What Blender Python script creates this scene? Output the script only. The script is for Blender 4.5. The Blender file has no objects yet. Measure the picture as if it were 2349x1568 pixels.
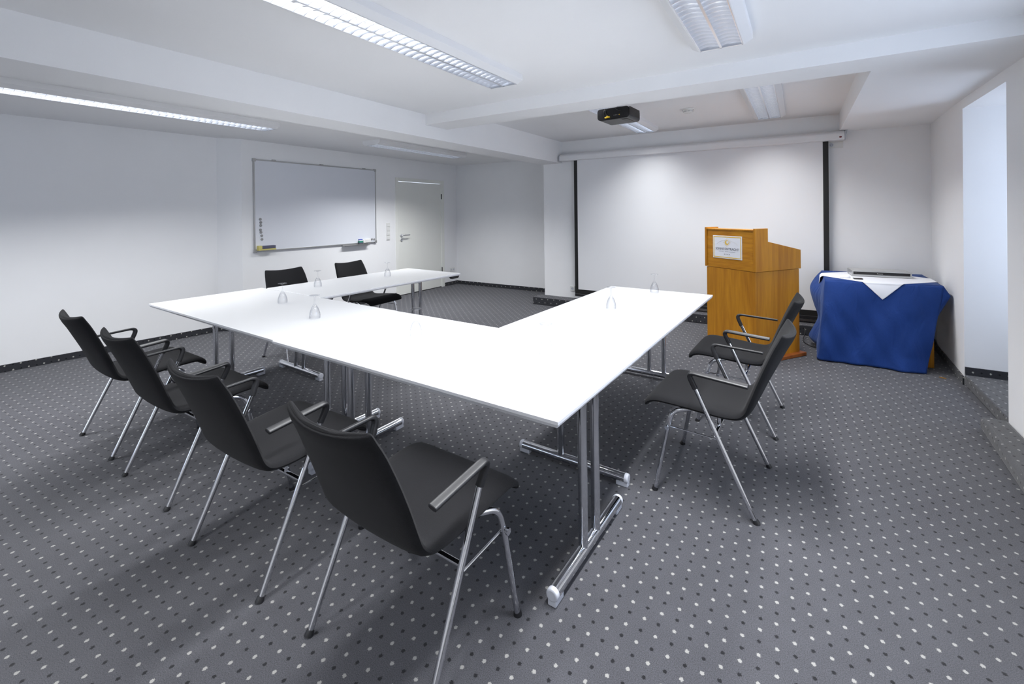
import bpy, bmesh, math, random
from mathutils import Vector, Matrix
R = math.radians
PI = math.pi
scene = bpy.context.scene
C = scene.collection
random.seed(4)

# ------------------------------------------------------------------ helpers
class MB:
    def __init__(s):
        s.v = []; s.f = []; s.uv = None
    def add(s, verts, faces):
        o = len(s.v)
        s.v += [tuple(p) for p in verts]
        s.f += [tuple(o + i for i in f) for f in faces]
        return s
    def box(s, lo, hi, M=None):
        x0, y0, z0 = lo; x1, y1, z1 = hi
        vs = [(x0,y0,z0),(x1,y0,z0),(x1,y1,z0),(x0,y1,z0),(x0,y0,z1),(x1,y0,z1),(x1,y1,z1),(x0,y1,z1)]
        if M is not None: vs = [M @ Vector(p) for p in vs]
        return s.add(vs, [(0,3,2,1),(4,5,6,7),(0,1,5,4),(1,2,6,5),(2,3,7,6),(3,0,4,7)])
    def prism(s, poly, d0, d1, axis='z', M=None):
        """poly: 2D loop; extruded between d0 and d1 along axis"""
        def P(a, b, d):
            return {'z': (a,b,d), 'y': (a,d,b), 'x': (d,a,b)}[axis]
        n = len(poly)
        vs = [P(a,b,d0) for a,b in poly] + [P(a,b,d1) for a,b in poly]
        if M is not None: vs = [M @ Vector(p) for p in vs]
        fs = [tuple(range(n-1,-1,-1)), tuple(range(n, 2*n))]
        for i in range(n):
            j = (i+1) % n
            fs.append((i, j, n+j, n+i))
        return s.add(vs, fs)
    def tube(s, pts, r, n=14, ry=None, caps=True, up=None, sq=1):
        """swept tube; r radius or list; ry second radius for an oval section"""
        pts = [Vector(p) for p in pts]
        m = len(pts)
        rr = r if isinstance(r, (list, tuple)) else [r]*m
        ryy = [ry]*m if ry is not None else rr
        if isinstance(ry, (list, tuple)): ryy = ry
        tang = []
        for i in range(m):
            a = pts[max(i-1,0)]; b = pts[min(i+1,m-1)]
            tang.append((b-a).normalized())
        ref = Vector(up) if up else (Vector((0,0,1)) if abs(tang[0].z) < .9 else Vector((1,0,0)))
        nrm = (ref - tang[0]*ref.dot(tang[0])).normalized()
        vs = []
        for i in range(m):
            t = tang[i]
            nrm = (nrm - t*nrm.dot(t)).normalized()
            b = t.cross(nrm)
            for k in range(n):
                a = 2*PI*k/n
                ca, sa = math.cos(a), math.sin(a)
                ca = math.copysign(abs(ca)**sq, ca); sa = math.copysign(abs(sa)**sq, sa)
                vs.append(pts[i] + b*(ca*rr[i]) + nrm*(sa*ryy[i]))
        fs = []
        for i in range(m-1):
            for k in range(n):
                k2 = (k+1) % n
                fs.append((i*n+k, i*n+k2, (i+1)*n+k2, (i+1)*n+k))
        if caps:
            fs.append(tuple(range(n-1,-1,-1)))
            fs.append(tuple((m-1)*n+k for k in range(n)))
        return s.add(vs, fs)
    def lathe(s, prof, n=32, c=(0,0,0), close=False):
        """prof: list of (r,z)"""
        vs = []; fs = []
        m = len(prof)
        for r, z in prof:
            for k in range(n):
                a = 2*PI*k/n
                vs.append((c[0]+r*math.cos(a), c[1]+r*math.sin(a), c[2]+z))
        for i in range(m-1):
            for k in range(n):
                k2 = (k+1) % n
                fs.append((i*n+k, i*n+k2, (i+1)*n+k2, (i+1)*n+k))
        if close:
            fs.append(tuple(range(n-1,-1,-1))); fs.append(tuple((m-1)*n+k for k in range(n)))
        return s.add(vs, fs)
    def grid(s, P, nu, nv):
        vs = [P(i/nu, j/nv) for i in range(nu+1) for j in range(nv+1)]
        fs = []
        for i in range(nu):
            for j in range(nv):
                a = i*(nv+1)+j
                fs.append((a, a+1, a+nv+2, a+nv+1))
        return s.add(vs, fs)
    def build(s, name, mat, parent=None, bevel=0, seg=2, smooth=30, uvfun=None, solid=0, sub=0, loc=None, weld=False, bang=30):
        me = bpy.data.meshes.new(name)
        me.from_pydata([tuple(p) for p in s.v], [], s.f)
        bm = bmesh.new(); bm.from_mesh(me)
        if weld: bmesh.ops.remove_doubles(bm, verts=bm.verts, dist=1e-5)
        bmesh.ops.recalc_face_normals(bm, faces=bm.faces)
        bm.to_mesh(me); bm.free()
        if uvfun:
            ul = me.uv_layers.new(name='UVMap')
            for p in me.polygons:
                for li in p.loop_indices:
                    co = me.vertices[me.loops[li].vertex_index].co
                    ul.data[li].uv = uvfun(co, p.normal)
        mats = mat if isinstance(mat, (list, tuple)) else [mat]
        for mm in mats: me.materials.append(mm)
        if smooth:
            me.shade_smooth()
            me.set_sharp_from_angle(angle=R(smooth))
        o = bpy.data.objects.new(name, me)
        C.objects.link(o)
        if parent is not None: o.parent = parent
        if loc: o.location = loc
        if solid:
            m = o.modifiers.new('Solidify', 'SOLIDIFY'); m.thickness = solid; m.offset = 0
        if bevel:
            m = o.modifiers.new('Bevel', 'BEVEL'); m.width = bevel; m.segments = seg
            m.limit_method = 'ANGLE'; m.angle_limit = R(bang); m.harden_normals = False
        if sub:
            m = o.modifiers.new('Subsurf', 'SUBSURF'); m.levels = sub; m.render_levels = sub
        return o

def tag(o, label=None, cat=None, group=None, kind=None):
    if label: o['label'] = label
    if cat: o['category'] = cat
    if group: o['group'] = group
    if kind: o['kind'] = kind
    return o
def empty(name, loc=(0,0,0), rz=0):
    o = bpy.data.objects.new(name, None)
    o.empty_display_size = .1
    o.location = loc; o.rotation_euler = (0,0,rz)
    C.objects.link(o)
    return o
def copy_tree(o, parent=None):
    c = o.copy(); C.objects.link(c)
    if parent is not None: c.parent = parent
    for ch in list(o.children): copy_tree(ch, c)
    return c
def struct(o, label=None):
    o['kind'] = 'structure'
    if label: o['label'] = label
    return o
def lerp(a, b, t): return a + (b-a)*t
def catmull(pts, n):
    out = []
    m = len(pts)
    for i in range(m-1):
        p0 = pts[max(i-1,0)]; p1 = pts[i]; p2 = pts[i+1]; p3 = pts[min(i+2,m-1)]
        for k in range(n):
            t = k/n
            out.append(tuple(.5*((2*b)+(-a+c)*t+(2*a-5*b+4*c-d)*t*t+(-a+3*b-3*c+d)*t**3) for a,b,c,d in zip(p0,p1,p2,p3)))
    out.append(tuple(pts[-1]))
    return out
def fillet(pts, r, n=6):
    """round the inner corners of a polyline"""
    pts = [Vector(p) for p in pts]
    rr = r if isinstance(r, (list,tuple)) else [r]*len(pts)
    out = [pts[0]]
    for i in range(1, len(pts)-1):
        a, b, c = pts[i-1], pts[i], pts[i+1]
        u = (a-b).normalized(); w = (c-b).normalized()
        d = min(rr[i], (a-b).length*.49, (c-b).length*.49)
        p, q = b+u*d, b+w*d
        for k in range(n+1):
            t = k/n
            out.append(p*(1-t)**2 + b*2*t*(1-t) + q*t*t)
    out.append(pts[-1])
    return out

# ------------------------------------------------------------------ materials
def mat(name, col, rough=.5, metal=0, spec=.5, **kw):
    m = bpy.data.materials.new(name); m.use_nodes = True
    b = m.node_tree.nodes['Principled BSDF']
    b.inputs['Base Color'].default_value = (*col, 1)
    b.inputs['Roughness'].default_value = rough
    b.inputs['Metallic'].default_value = metal
    b.inputs['Specular IOR Level'].default_value = spec
    for k, v in kw.items():
        b.inputs[k].default_value = v
    return m
def nodes(m):
    nt = m.node_tree
    return nt, nt.nodes, nt.links, nt.nodes['Principled BSDF']
def noise_mat(name, col, var, rough, scale=60, bump=0, bscale=None, spec=.4, detail=3, metal=0, **kw):
    m = mat(name, col, rough, metal, spec, **kw)
    nt, N, L, b = nodes(m)
    tc = N.new('ShaderNodeTexCoord')
    nz = N.new('ShaderNodeTexNoise'); nz.inputs['Scale'].default_value = scale; nz.inputs['Detail'].default_value = detail
    L.new(tc.outputs['Object'], nz.inputs['Vector'])
    mx = N.new('ShaderNodeMix'); mx.data_type = 'RGBA'
    mx.inputs[6].default_value = (*[c*(1-var) for c in col], 1)
    mx.inputs[7].default_value = (*[min(1,c*(1+var)) for c in col], 1)
    L.new(nz.outputs['Fac'], mx.inputs[0]); L.new(mx.outputs[2], b.inputs['Base Color'])
    if bump:
        n2 = N.new('ShaderNodeTexNoise'); n2.inputs['Scale'].default_value = bscale or scale; n2.inputs['Detail'].default_value = 4
        L.new(tc.outputs['Object'], n2.inputs['Vector'])
        bp = N.new('ShaderNodeBump'); bp.inputs['Strength'].default_value = bump; bp.inputs['Distance'].default_value = .002
        L.new(n2.outputs['Fac'], bp.inputs['Height']); L.new(bp.outputs['Normal'], b.inputs['Normal'])
    return m

def carpet_mat(name, base, dark=(.012,.012,.014), light=(.62,.61,.57), speck=.55):
    """dotted carpet: UV is metres on the surface; cream and black tufts alternate on a 5 cm lattice"""
    m = mat(name, base, .95, 0, .15)
    nt, N, L, b = nodes(m)
    def val(op, *a):
        n = N.new('ShaderNodeMath'); n.operation = op
        for i, x in enumerate(a):
            if isinstance(x, (int, float)): n.inputs[i].default_value = x
            else: L.new(x, n.inputs[i])
        return n.outputs[0]
    uv = N.new('ShaderNodeUVMap'); uv.uv_map = 'UVMap'
    mp = N.new('ShaderNodeMapping')
    # lattice axes are turned 2.26 degrees from the room; a cream tuft sits at (0.0638, 2.0485)
    p = .0503; th = .0395
    c, s = math.cos(-th), math.sin(-th)
    x0, y0 = .0638, 2.0485
    xr = x0*c - y0*s; yr = x0*s + y0*c
    mp.inputs['Rotation'].default_value = (0, 0, -th)
    mp.inputs['Scale'].default_value = (1, 1, 1)
    L.new(uv.outputs['UV'], mp.inputs['Vector'])
    sep = N.new('ShaderNodeSeparateXYZ'); L.new(mp.outputs['Vector'], sep.inputs[0])
    ex = val('DIVIDE', val('SUBTRACT', sep.outputs[0], xr - p/2), p)
    ey = val('DIVIDE', val('SUBTRACT', sep.outputs[1], yr - p/2), p)
    fx, fy = val('FLOOR', ex), val('FLOOR', ey)
    # each tuft is knocked a little out of line and out of round
    cb = N.new('ShaderNodeCombineXYZ'); L.new(fx, cb.inputs[0]); L.new(fy, cb.inputs[1])
    wn = N.new('ShaderNodeTexWhiteNoise'); wn.noise_dimensions = '2D'; L.new(cb.outputs[0], wn.inputs['Vector'])
    ws = N.new('ShaderNodeSeparateColor'); L.new(wn.outputs['Color'], ws.inputs[0])
    nz = N.new('ShaderNodeTexNoise'); nz.inputs['Scale'].default_value = 260; nz.inputs['Detail'].default_value = 1
    L.new(uv.outputs['UV'], nz.inputs['Vector'])
    lx = val('SUBTRACT', val('SUBTRACT', ex, fx), val('ADD', .5, val('MULTIPLY', val('SUBTRACT', ws.outputs[0], .5), .06)))
    ly = val('SUBTRACT', val('SUBTRACT', ey, fy), val('ADD', .5, val('MULTIPLY', val('SUBTRACT', ws.outputs[1], .5), .06)))
    d = val('SQRT', val('ADD', val('POWER', val('DIVIDE', lx, .125), 2), val('POWER', val('DIVIDE', ly, .135), 2)))
    d2 = val('ADD', d, val('MULTIPLY', val('SUBTRACT', nz.outputs['Fac'], .5), 1.3))
    mr = N.new('ShaderNodeMapRange'); mr.inputs[1].default_value = 1.12; mr.inputs[2].default_value = .82
    L.new(d2, mr.inputs[0])
    par = val('GREATER_THAN', val('ABSOLUTE', val('SUBTRACT', val('FLOORED_MODULO', val('ADD', fx, fy), 2), 0)), .5)
    dotc = N.new('ShaderNodeMix'); dotc.data_type = 'RGBA'
    dotc.inputs[6].default_value = (*light,1); dotc.inputs[7].default_value = (*dark,1)
    L.new(par, dotc.inputs[0])
    # flecked pile
    n1 = N.new('ShaderNodeTexNoise'); n1.inputs['Scale'].default_value = 330; n1.inputs['Detail'].default_value = 3
    n2 = N.new('ShaderNodeTexNoise'); n2.inputs['Scale'].default_value = 7; n2.inputs['Detail'].default_value = 3
    for q in (n1, n2): L.new(uv.outputs['UV'], q.inputs['Vector'])
    k = val('ADD', 1, val('ADD', val('MULTIPLY', val('SUBTRACT', n1.outputs['Fac'], .5), speck*4), val('MULTIPLY', val('SUBTRACT', n2.outputs['Fac'], .5), .28)))
    bc = N.new('ShaderNodeVectorMath'); bc.operation = 'SCALE'; bc.inputs[0].default_value = base
    L.new(k, bc.inputs['Scale'])
    mx = N.new('ShaderNodeMix'); mx.data_type = 'RGBA'
    L.new(mr.outputs[0], mx.inputs[0]); L.new(bc.outputs[0], mx.inputs[6]); L.new(dotc.outputs[2], mx.inputs[7])
    L.new(mx.outputs[2], b.inputs['Base Color'])
    b.inputs['Sheen Weight'].default_value = .15
    b.inputs['Sheen Roughness'].default_value = .6
    bp = N.new('ShaderNodeBump'); bp.inputs['Strength'].default_value = .35; bp.inputs['Distance'].default_value = .002
    L.new(n1.outputs['Fac'], bp.inputs['Height']); L.new(bp.outputs['Normal'], b.inputs['Normal'])
    return m

def wood_mat(name, c1, c2, rough=.38, horiz=False):
    m = mat(name, c1, rough, 0, .28)
    nt, N, L, b = nodes(m)
    tc = N.new('ShaderNodeTexCoord')
    mp = N.new('ShaderNodeMapping'); mp.inputs['Scale'].default_value = (3, 3, 22) if horiz else (9, 9, .8)
    L.new(tc.outputs['Object'], mp.inputs['Vector'])
    nz = N.new('ShaderNodeTexNoise'); nz.inputs['Scale'].default_value = 1; nz.inputs['Detail'].default_value = 6
    nz.inputs['Distortion'].default_value = 1.1
    L.new(mp.outputs[0], nz.inputs['Vector'])
    mp2 = N.new('ShaderNodeMapping'); mp2.inputs['Scale'].default_value = (6, 6, 140) if horiz else (120, 120, 4)
    L.new(tc.outputs['Object'], mp2.inputs['Vector'])
    n2 = N.new('ShaderNodeTexNoise'); n2.inputs['Scale'].default_value = 1; n2.inputs['Detail'].default_value = 2
    L.new(mp2.outputs[0], n2.inputs['Vector'])
    ad = N.new('ShaderNodeMath'); ad.operation = 'MULTIPLY_ADD'; ad.inputs[1].default_value = .35
    L.new(n2.outputs['Fac'], ad.inputs[0]); L.new(nz.outputs['Fac'], ad.inputs[2])
    cr = N.new('ShaderNodeValToRGB')
    cr.color_ramp.elements[0].position = .5; cr.color_ramp.elements[0].color = (*c2,1)
    cr.color_ramp.elements[1].position = .85; cr.color_ramp.elements[1].color = (*c1,1)
    L.new(ad.outputs[0], cr.inputs[0]); L.new(cr.outputs[0], b.inputs['Base Color'])
    return m

M = {}
M['wall'] = noise_mat('wall_paint', (.905,.905,.91), .02, .85, 3, .12, 180, .25)
M['ceiling'] = noise_mat('ceiling_paint', (.90,.90,.905), .015, .9, 3, .1, 160, .2)
M['carpet'] = carpet_mat('dotted_carpet', (.065,.065,.074), light=(.31,.305,.29), dark=(.007,.007,.009))
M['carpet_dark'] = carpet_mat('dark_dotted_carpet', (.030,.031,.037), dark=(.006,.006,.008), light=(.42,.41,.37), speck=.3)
M['carpet_step'] = carpet_mat('step_carpet', (.072,.072,.076), light=(.31,.305,.29), dark=(.007,.007,.009))
M['laminate'] = mat('white_laminate', (.60,.605,.613), .32, 0, .45)
M['edge'] = mat('table_edge', (.88,.885,.91), .45, 0, .4)
M['chrome'] = mat('chrome', (.72,.73,.76), .09, 1)
M['steel'] = mat('satin_steel', (.60,.61,.64), .28, 1)
M['fabric'] = noise_mat('charcoal_fabric', (.0125,.0125,.0140), .5, .9, 800, .6, 600, .12)
M['fabric'].node_tree.nodes['Principled BSDF'].inputs['Sheen Weight'].default_value = .06
M['fabric'].node_tree.nodes['Principled BSDF'].inputs['Sheen Roughness'].default_value = .5
M['black'] = mat('black_plastic', (.014,.014,.016), .42)
M['blackgloss'] = mat('black_gloss', (.008,.008,.009), .18)
M['projside'] = noise_mat('projector_side', (.060,.055,.050), .1, .5, 30)
M['projbase'] = noise_mat('projector_underside', (.10,.095,.092), .1, .5, 30)
M['greycap'] = mat('grey_plastic', (.60,.62,.68), .35)
M['whiteplastic'] = mat('white_plastic', (.80,.80,.78), .35)
M['whitemetal'] = mat('white_enamel', (.82,.82,.83), .38)
M['mirror'] = mat('louvre_aluminium', (.90,.92,.96), .20, .9)
M['screen'] = noise_mat('screen_cloth', (.82,.825,.84), .01, .75, 3, 0, 0, .3)
M['border'] = mat('screen_border', (.008,.008,.008), .6)
M['board'] = mat('whiteboard_enamel', (.78,.80,.85), .22, 0, .5)
M['alu'] = mat('brushed_aluminium', (.50,.50,.50), .38, .8)
M['door'] = noise_mat('door_paint', (.86,.865,.815), .015, .5, 4)
M['magnet'] = mat('grey_magnet', (.30,.30,.30), .5)
M['yellow'] = mat('yellow_felt', (.62,.55,.18), .7)
M['bluegrey'] = mat('bluegrey_felt', (.10,.10,.15), .8)
M['blue'] = mat('marker_blue', (.04,.08,.45), .4)
M['green'] = mat('marker_green', (.03,.25,.18), .4)
M['brass'] = mat('yellow_connector', (.80,.52,.02), .4)
M['wood'] = wood_mat('cherry_veneer', (.56,.245,.018), (.37,.140,.010))
M['woodh'] = wood_mat('cherry_veneer_crossgrain', (.57,.25,.018), (.38,.145,.010), horiz=True)
M['plinth'] = wood_mat('plinth_wood', (.33,.10,.02), (.22,.06,.015))
M['paper'] = mat('sign_white', (.82,.83,.88), .4)
M['gold'] = mat('sign_gold', (.80,.53,.08), .45)
M['goldpale'] = mat('sign_pale_gold', (.72,.68,.55), .5)
M['signtext'] = mat('sign_grey_letters', (.13,.13,.15), .5)
M['signfaint'] = mat('sign_faint_letters', (.50,.51,.55), .5)
M['whitecloth'] = noise_mat('white_cloth', (.80,.81,.85), .02, .8, 300, .15, 400, .2)
M['silver'] = mat('silver_casing', (.55,.55,.54), .32, .6)
M['red'] = mat('dark_red', (.16,.01,.015), .4)
M['orange'] = mat('orange_scrap', (.28,.14,.02), .7)
M['windowframe'] = mat('window_frame', (.80,.80,.80), .4)

def blue_cloth():
    m = noise_mat('blue_tablecloth', (.008,.038,.185), .22, .82, 240, .2, 500, .25)
    nt, N, L, b = nodes(m)
    b.inputs['Sheen Weight'].default_value = .15
    b.inputs['Sheen Tint'].default_value = (.45,.6,1,1)
    tc = N.new('ShaderNodeTexCoord')
    mp = N.new('ShaderNodeMapping'); mp.inputs['Rotation'].default_value = (0, .6, 0); mp.inputs['Scale'].default_value = (9, 9, 3)
    nz = N.new('ShaderNodeTexNoise'); nz.inputs['Scale'].default_value = 1; nz.inputs['Detail'].default_value = 3; nz.inputs['Distortion'].default_value = .8
    L.new(tc.outputs['Object'], mp.inputs['Vector']); L.new(mp.outputs[0], nz.inputs['Vector'])
    b2 = N.new('ShaderNodeBump'); b2.inputs['Strength'].default_value = .5; b2.inputs['Distance'].default_value = .03
    old = b.inputs['Normal'].links[0].from_node
    L.new(nz.outputs['Fac'], b2.inputs['Height']); L.new(old.outputs['Normal'], b2.inputs['Normal']); L.new(b2.outputs['Normal'], b.inputs['Normal'])
    return m
M['bluecloth'] = blue_cloth()

def glass_mat(name, tint, edge, f0=.06):
    """thin clear glass: straight-through light plus a grazing reflection, denser where seen edge-on"""
    m = bpy.data.materials.new(name); m.use_nodes = True
    nt = m.node_tree; N = nt.nodes; L = nt.links
    for n in list(N): N.remove(n)
    out = N.new('ShaderNodeOutputMaterial')
    tr = N.new('ShaderNodeBsdfTransparent'); gl = N.new('ShaderNodeBsdfGlossy'); gl.inputs['Roughness'].default_value = .03
    lw = N.new('ShaderNodeLayerWeight'); lw.inputs['Blend'].default_value = .4
    cm = N.new('ShaderNodeMix'); cm.data_type = 'RGBA'
    cm.inputs[6].default_value = (*tint,1); cm.inputs[7].default_value = (*edge,1)
    L.new(lw.outputs['Facing'], cm.inputs[0]); L.new(cm.outputs[2], tr.inputs['Color'])
    pw_ = N.new('ShaderNodeMath'); pw_.operation = 'POWER'; pw_.inputs[1].default_value = 4
    fr = N.new('ShaderNodeMath'); fr.operation = 'MULTIPLY_ADD'; fr.inputs[1].default_value = .6; fr.inputs[2].default_value = .045
    L.new(lw.outputs['Facing'], pw_.inputs[0]); L.new(pw_.outputs[0], fr.inputs[0])
    mx = N.new('ShaderNodeMixShader')
    L.new(fr.outputs[0], mx.inputs[0]); L.new(tr.outputs[0], mx.inputs[1]); L.new(gl.outputs[0], mx.inputs[2])
    L.new(mx.outputs[0], out.inputs['Surface'])
    return m
M['glass'] = glass_mat('clear_glass', (.994,.994,.996), (.80,.81,.84))
M['pane'] = glass_mat('window_glass', (.97,.98,.99), (.8,.85,.9))

def emit(name, col, s):
    m = bpy.data.materials.new(name); m.use_nodes = True
    b = m.node_tree.nodes['Principled BSDF']
    b.inputs['Base Color'].default_value = (.8,.8,.8,1)
    b.inputs['Emission Color'].default_value = (*col,1); b.inputs['Emission Strength'].default_value = s
    return m
M['tube'] = emit('lit_tube', (.95,.97,1), 1.8)

# ------------------------------------------------------------------ camera
f_px, pitch, roll, yaw, cyp, hcam = 1038.373, .0032, -.01085, .5662, 488.30, 1.43
cy_, sy_ = math.cos(yaw), math.sin(yaw)
fwd = Vector((-sy_, cy_, 0)); right = Vector((cy_, sy_, 0)); up = Vector((0,0,1))
f2 = fwd*math.cos(pitch) - up*math.sin(pitch); u2 = up*math.cos(pitch) + fwd*math.sin(pitch)
r3 = right*math.cos(roll) + u2*math.sin(roll); u3 = u2*math.cos(roll) - right*math.sin(roll)
cam = bpy.data.cameras.new('camera'); co = bpy.data.objects.new('camera', cam); C.objects.link(co)
co.matrix_world = Matrix(((r3.x,u3.x,-f2.x,0),(r3.y,u3.y,-f2.y,0),(r3.z,u3.z,-f2.z,hcam),(0,0,0,1)))
cam.sensor_fit = 'HORIZONTAL'; cam.sensor_width = 36
cam.lens = f_px/2349*36
cam.shift_x = 0; cam.shift_y = -(784-cyp)/2349
cam.clip_start = .02; cam.clip_end = 100
scene.camera = co

# ------------------------------------------------------------------ room shell
def uvz(co, n): return (co.x, co.y)
def uv_any(co, n):
    ax = max(range(3), key=lambda i: abs(n[i]))
    return (co.y, co.z + 5.0) if ax == 0 else ((co.x, co.z + 5.0) if ax == 1 else (co.x, co.y))
YR = -3.2        # wall behind the camera
XR = 1.10
def XL(y): return -6.03 - (2.745-y)*.104
# floor
b = MB()
b.box((-6.8, YR-.1, -.1), (XR+.02, 7.2, 0)).box((XR+.02, YR-.1, -.1), (1.95, 7.2, 0))
struct(b.build('floor', M['carpet'], uvfun=uv_any, smooth=0), 'grey carpet with rows of cream and black dots')

# ceiling slabs and beams, one mesh
b = MB()
b.box((-3.085, YR-.1, 2.39), (1.95, 3.29, 2.75))                 # main field
b.box((-3.085, 3.61, 2.49), (.385, 6.32, 2.75))                  # rear field
b.box((-3.085, 3.29, 2.286), (1.95, 3.61, 2.75))                 # cross beam
b.box((.385, 3.61, 2.291), (1.95, 6.32, 2.75))                   # dropped right side
b.box((-3.432, YR-.1, 2.163), (-3.085, 6.32, 2.75))              # long beam
b.box((-3.432, 6.32, 2.163), (-3.40, 7.2, 2.75))
# left field, rising slightly towards the near left wall
zA, zB = 2.355, 2.40
vs = [(-3.432,YR-.1,zA),(-5.70,YR-.1,zA),(-6.9,YR-.1,zB+.02),(-3.432,7.2,zA),(-5.70,7.2,zA),(-6.9,2.95,zB+.02),(-5.70,2.95,zA)]
b.add(vs, [(0,1,6,4,3),(1,2,5,6)])
b.add([(-6.9,2.95,zA+.05),(-5.70,2.95,zA),(-5.70,7.2,zA),(-6.9,7.2,zA)], [(0,1,2,3)])
b.box((-6.9, YR-.1, 2.46), (-3.432, 7.2, 2.75))
struct(b.build('ceiling', M['ceiling'], smooth=0), 'white plastered ceiling with deep white beams')

# left wall: near part, jut, door wall
b = MB()
H = 2.5
b.prism([(XL(YR-.1),YR-.1),(XL(2.745),2.745),(-5.805,2.925),(-5.81,5.44),(-6.9,5.44),(-6.9,YR-.1)], 0, H)
b.prism([(-5.81,6.68),(-5.81,7.25),(-6.9,7.25),(-6.9,6.68)], 0, H)
b.prism([(-5.81,5.44),(-5.81,6.68),(-6.9,6.68),(-6.9,5.44)], 2.035, H)
struct(b.build('wall_left', M['wall'], smooth=0), 'white left wall that juts forward beside the whiteboard')
# back wall: recess and screen wall
b = MB()
b.box((-5.9, 7.06, 0), (-3.3, 7.3, H))
b.prism([(-3.405,6.3),(1.4,6.3),(1.4,7.3),(-3.405,7.3)], 0, H)
struct(b.build('wall_back', M['wall'], smooth=0), 'white back wall with a recess to the left of the screen')
# right wall with alcove
b = MB()
b.prism([(1.155,6.35),(1.106,5.0),(2.3,5.0),(2.3,6.35)], 0, H)          # far part
b.prism([(XR,4.07),(XR,3.1),(1.6,3.1),(1.6,3.6),(1.95,3.6),(1.95,4.07)], 0, H)  # near part
b.prism([(XR,.9),(XR,YR-.1),(1.35,YR-.1),(1.35,.9)], 0, H)
b.prism([(XR,3.1),(XR,.9),(1.35,.9),(1.35,3.1)], 0, .85); b.prism([(XR,3.1),(XR,.9),(1.35,.9),(1.35,3.1)], 2.15, H)
b.prism([(XR,4.07),(1.106,5.0),(2.3,5.0),(2.3,4.07)], 2.213, H)         # over the alcove
# outer wall of the alcove around its window
wy0, wy1, wz0, wz1 = 4.12, 4.95, .55, 2.12
b.box((1.86, 4.0, 0), (2.05, 5.1, wz0)); b.box((1.86, 4.0, wz1), (2.05, 5.1, H))
b.box((1.86, 4.0, wz0), (2.05, wy0, wz1)); b.box((1.86, wy1, wz0), (2.05, 5.1, wz1))
struct(b.build('wall_right', M['wall'], smooth=0), 'white right wall with a tall alcove')
# wall behind the camera with one unseen window, kept for daylight on the left side
b = MB()
wins = [(-5.7,-3.7)]
xs = [-6.95] + [x for w in wins for x in w] + [1.7]
for i in range(0, len(xs), 2): b.box((xs[i], YR-.25, 0), (xs[i+1], YR, H))
for x0, x1 in wins:
    b.box((x0, YR-.25, 0), (x1, YR, .9)); b.box((x0, YR-.25, 2.1), (x1, YR, H))
struct(b.build('wall_rear', M['wall'], smooth=0))
def window(name, lo, hi, axis):
    root = empty(name, ((lo[0]+hi[0])/2, (lo[1]+hi[1])/2, lo[2]))
    root['kind'] = 'structure'
    ox, oy, oz = root.location
    fr = MB(); t = .055
    def bx(a0, a1, z0, z1, d0, d1, mb):
        if axis == 'y': mb.box((a0-ox, d0-oy, z0-oz), (a1-ox, d1-oy, z1-oz))
        else: mb.box((d0-ox, a0-oy, z0-oz), (d1-ox, a1-oy, z1-oz))
    if axis == 'y': A0, A1, D = lo[0], hi[0], (lo[1]+hi[1])/2
    else: A0, A1, D = lo[1], hi[1], (lo[0]+hi[0])/2
    bx(A0, A0+t, lo[2], hi[2], D-.03, D+.03, fr); bx(A1-t, A1, lo[2], hi[2], D-.03, D+.03, fr)
    bx(A0+t, A1-t, lo[2], lo[2]+t, D-.03, D+.03, fr); bx(A0+t, A1-t, hi[2]-t, hi[2], D-.03, D+.03, fr)
    fr.build('window_frame', M['windowframe'], root, smooth=0)
    p = MB(); bx(A0+t, A1-t, lo[2]+t, hi[2]-t, D-.003, D+.003, p)
    p.build('window_pane', M['pane'], root, smooth=0)
window('window_1', (1.90, wy0, wz0), (1.98, wy1, wz1), 'x')
window('window_2', (1.22, .9, .85), (1.30, 3.1, 2.15), 'x')
for i, (x0, x1) in enumerate(wins): window('window_%d' % (i+3), (x0, YR-.18, .9), (x1, YR-.10, 2.1), 'y')

# raised carpeted blocks (trim)
b = MB()
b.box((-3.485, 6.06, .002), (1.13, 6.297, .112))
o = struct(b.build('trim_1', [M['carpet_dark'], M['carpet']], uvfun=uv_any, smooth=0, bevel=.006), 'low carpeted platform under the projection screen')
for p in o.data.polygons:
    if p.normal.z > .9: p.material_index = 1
b = MB()
b.prism([(XR-.002,4.062),(.967,4.062),(.967-.055*7.2,4.062-7.2),(XR-.002,4.062-7.2)], .002, .085)
struct(b.build('trim_2', M['carpet_step'], uvfun=uv_any, smooth=30, bevel=.022, seg=4), 'rounded carpet-covered block along the near right wall')
b = MB()
b.prism([(XR+.002,4.075),(1.106,4.998),(1.855,4.998),(1.855,4.075)], .002, .085)
struct(b.build('trim_3', M['carpet_step'], uvfun=uv_any, smooth=30, bevel=.010), 'carpeted alcove step at the right wall')

# baseboards of dark dotted carpet
hb = .066
def baseboard(name, pts, z0=0.001, h=hb, th=.012):
    """pts along the wall face; room lies to the left of the direction of travel"""
    m = MB()
    for (x0,y0),(x1,y1) in zip(pts[:-1], pts[1:]):
        d = Vector((x1-x0, y1-y0)).normalized(); n = Vector((-d.y, d.x))*th
        e = Vector((n.x, n.y))*.08
        m.prism([(x0+e.x,y0+e.y),(x1+e.x,y1+e.y),(x1+n.x,y1+n.y),(x0+n.x,y0+n.y)], z0, z0+h)
    return struct(m.build(name, M['carpet_dark'], uvfun=uv_any, smooth=0))
baseboard('baseboard_left', [(-5.81,5.435),(-5.805,2.94)])
baseboard('baseboard_left', [(-5.81,7.06),(-5.81,6.69)])
baseboard('baseboard_left', [(-5.815,2.92),(-6.03,2.75),(XL(-3.2),-3.2)])
baseboard('baseboard_back', [(-3.41,7.06),(-5.80,7.06)])
baseboard('baseboard_right', [(1.1065,4.999),(1.150,6.29)])
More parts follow.
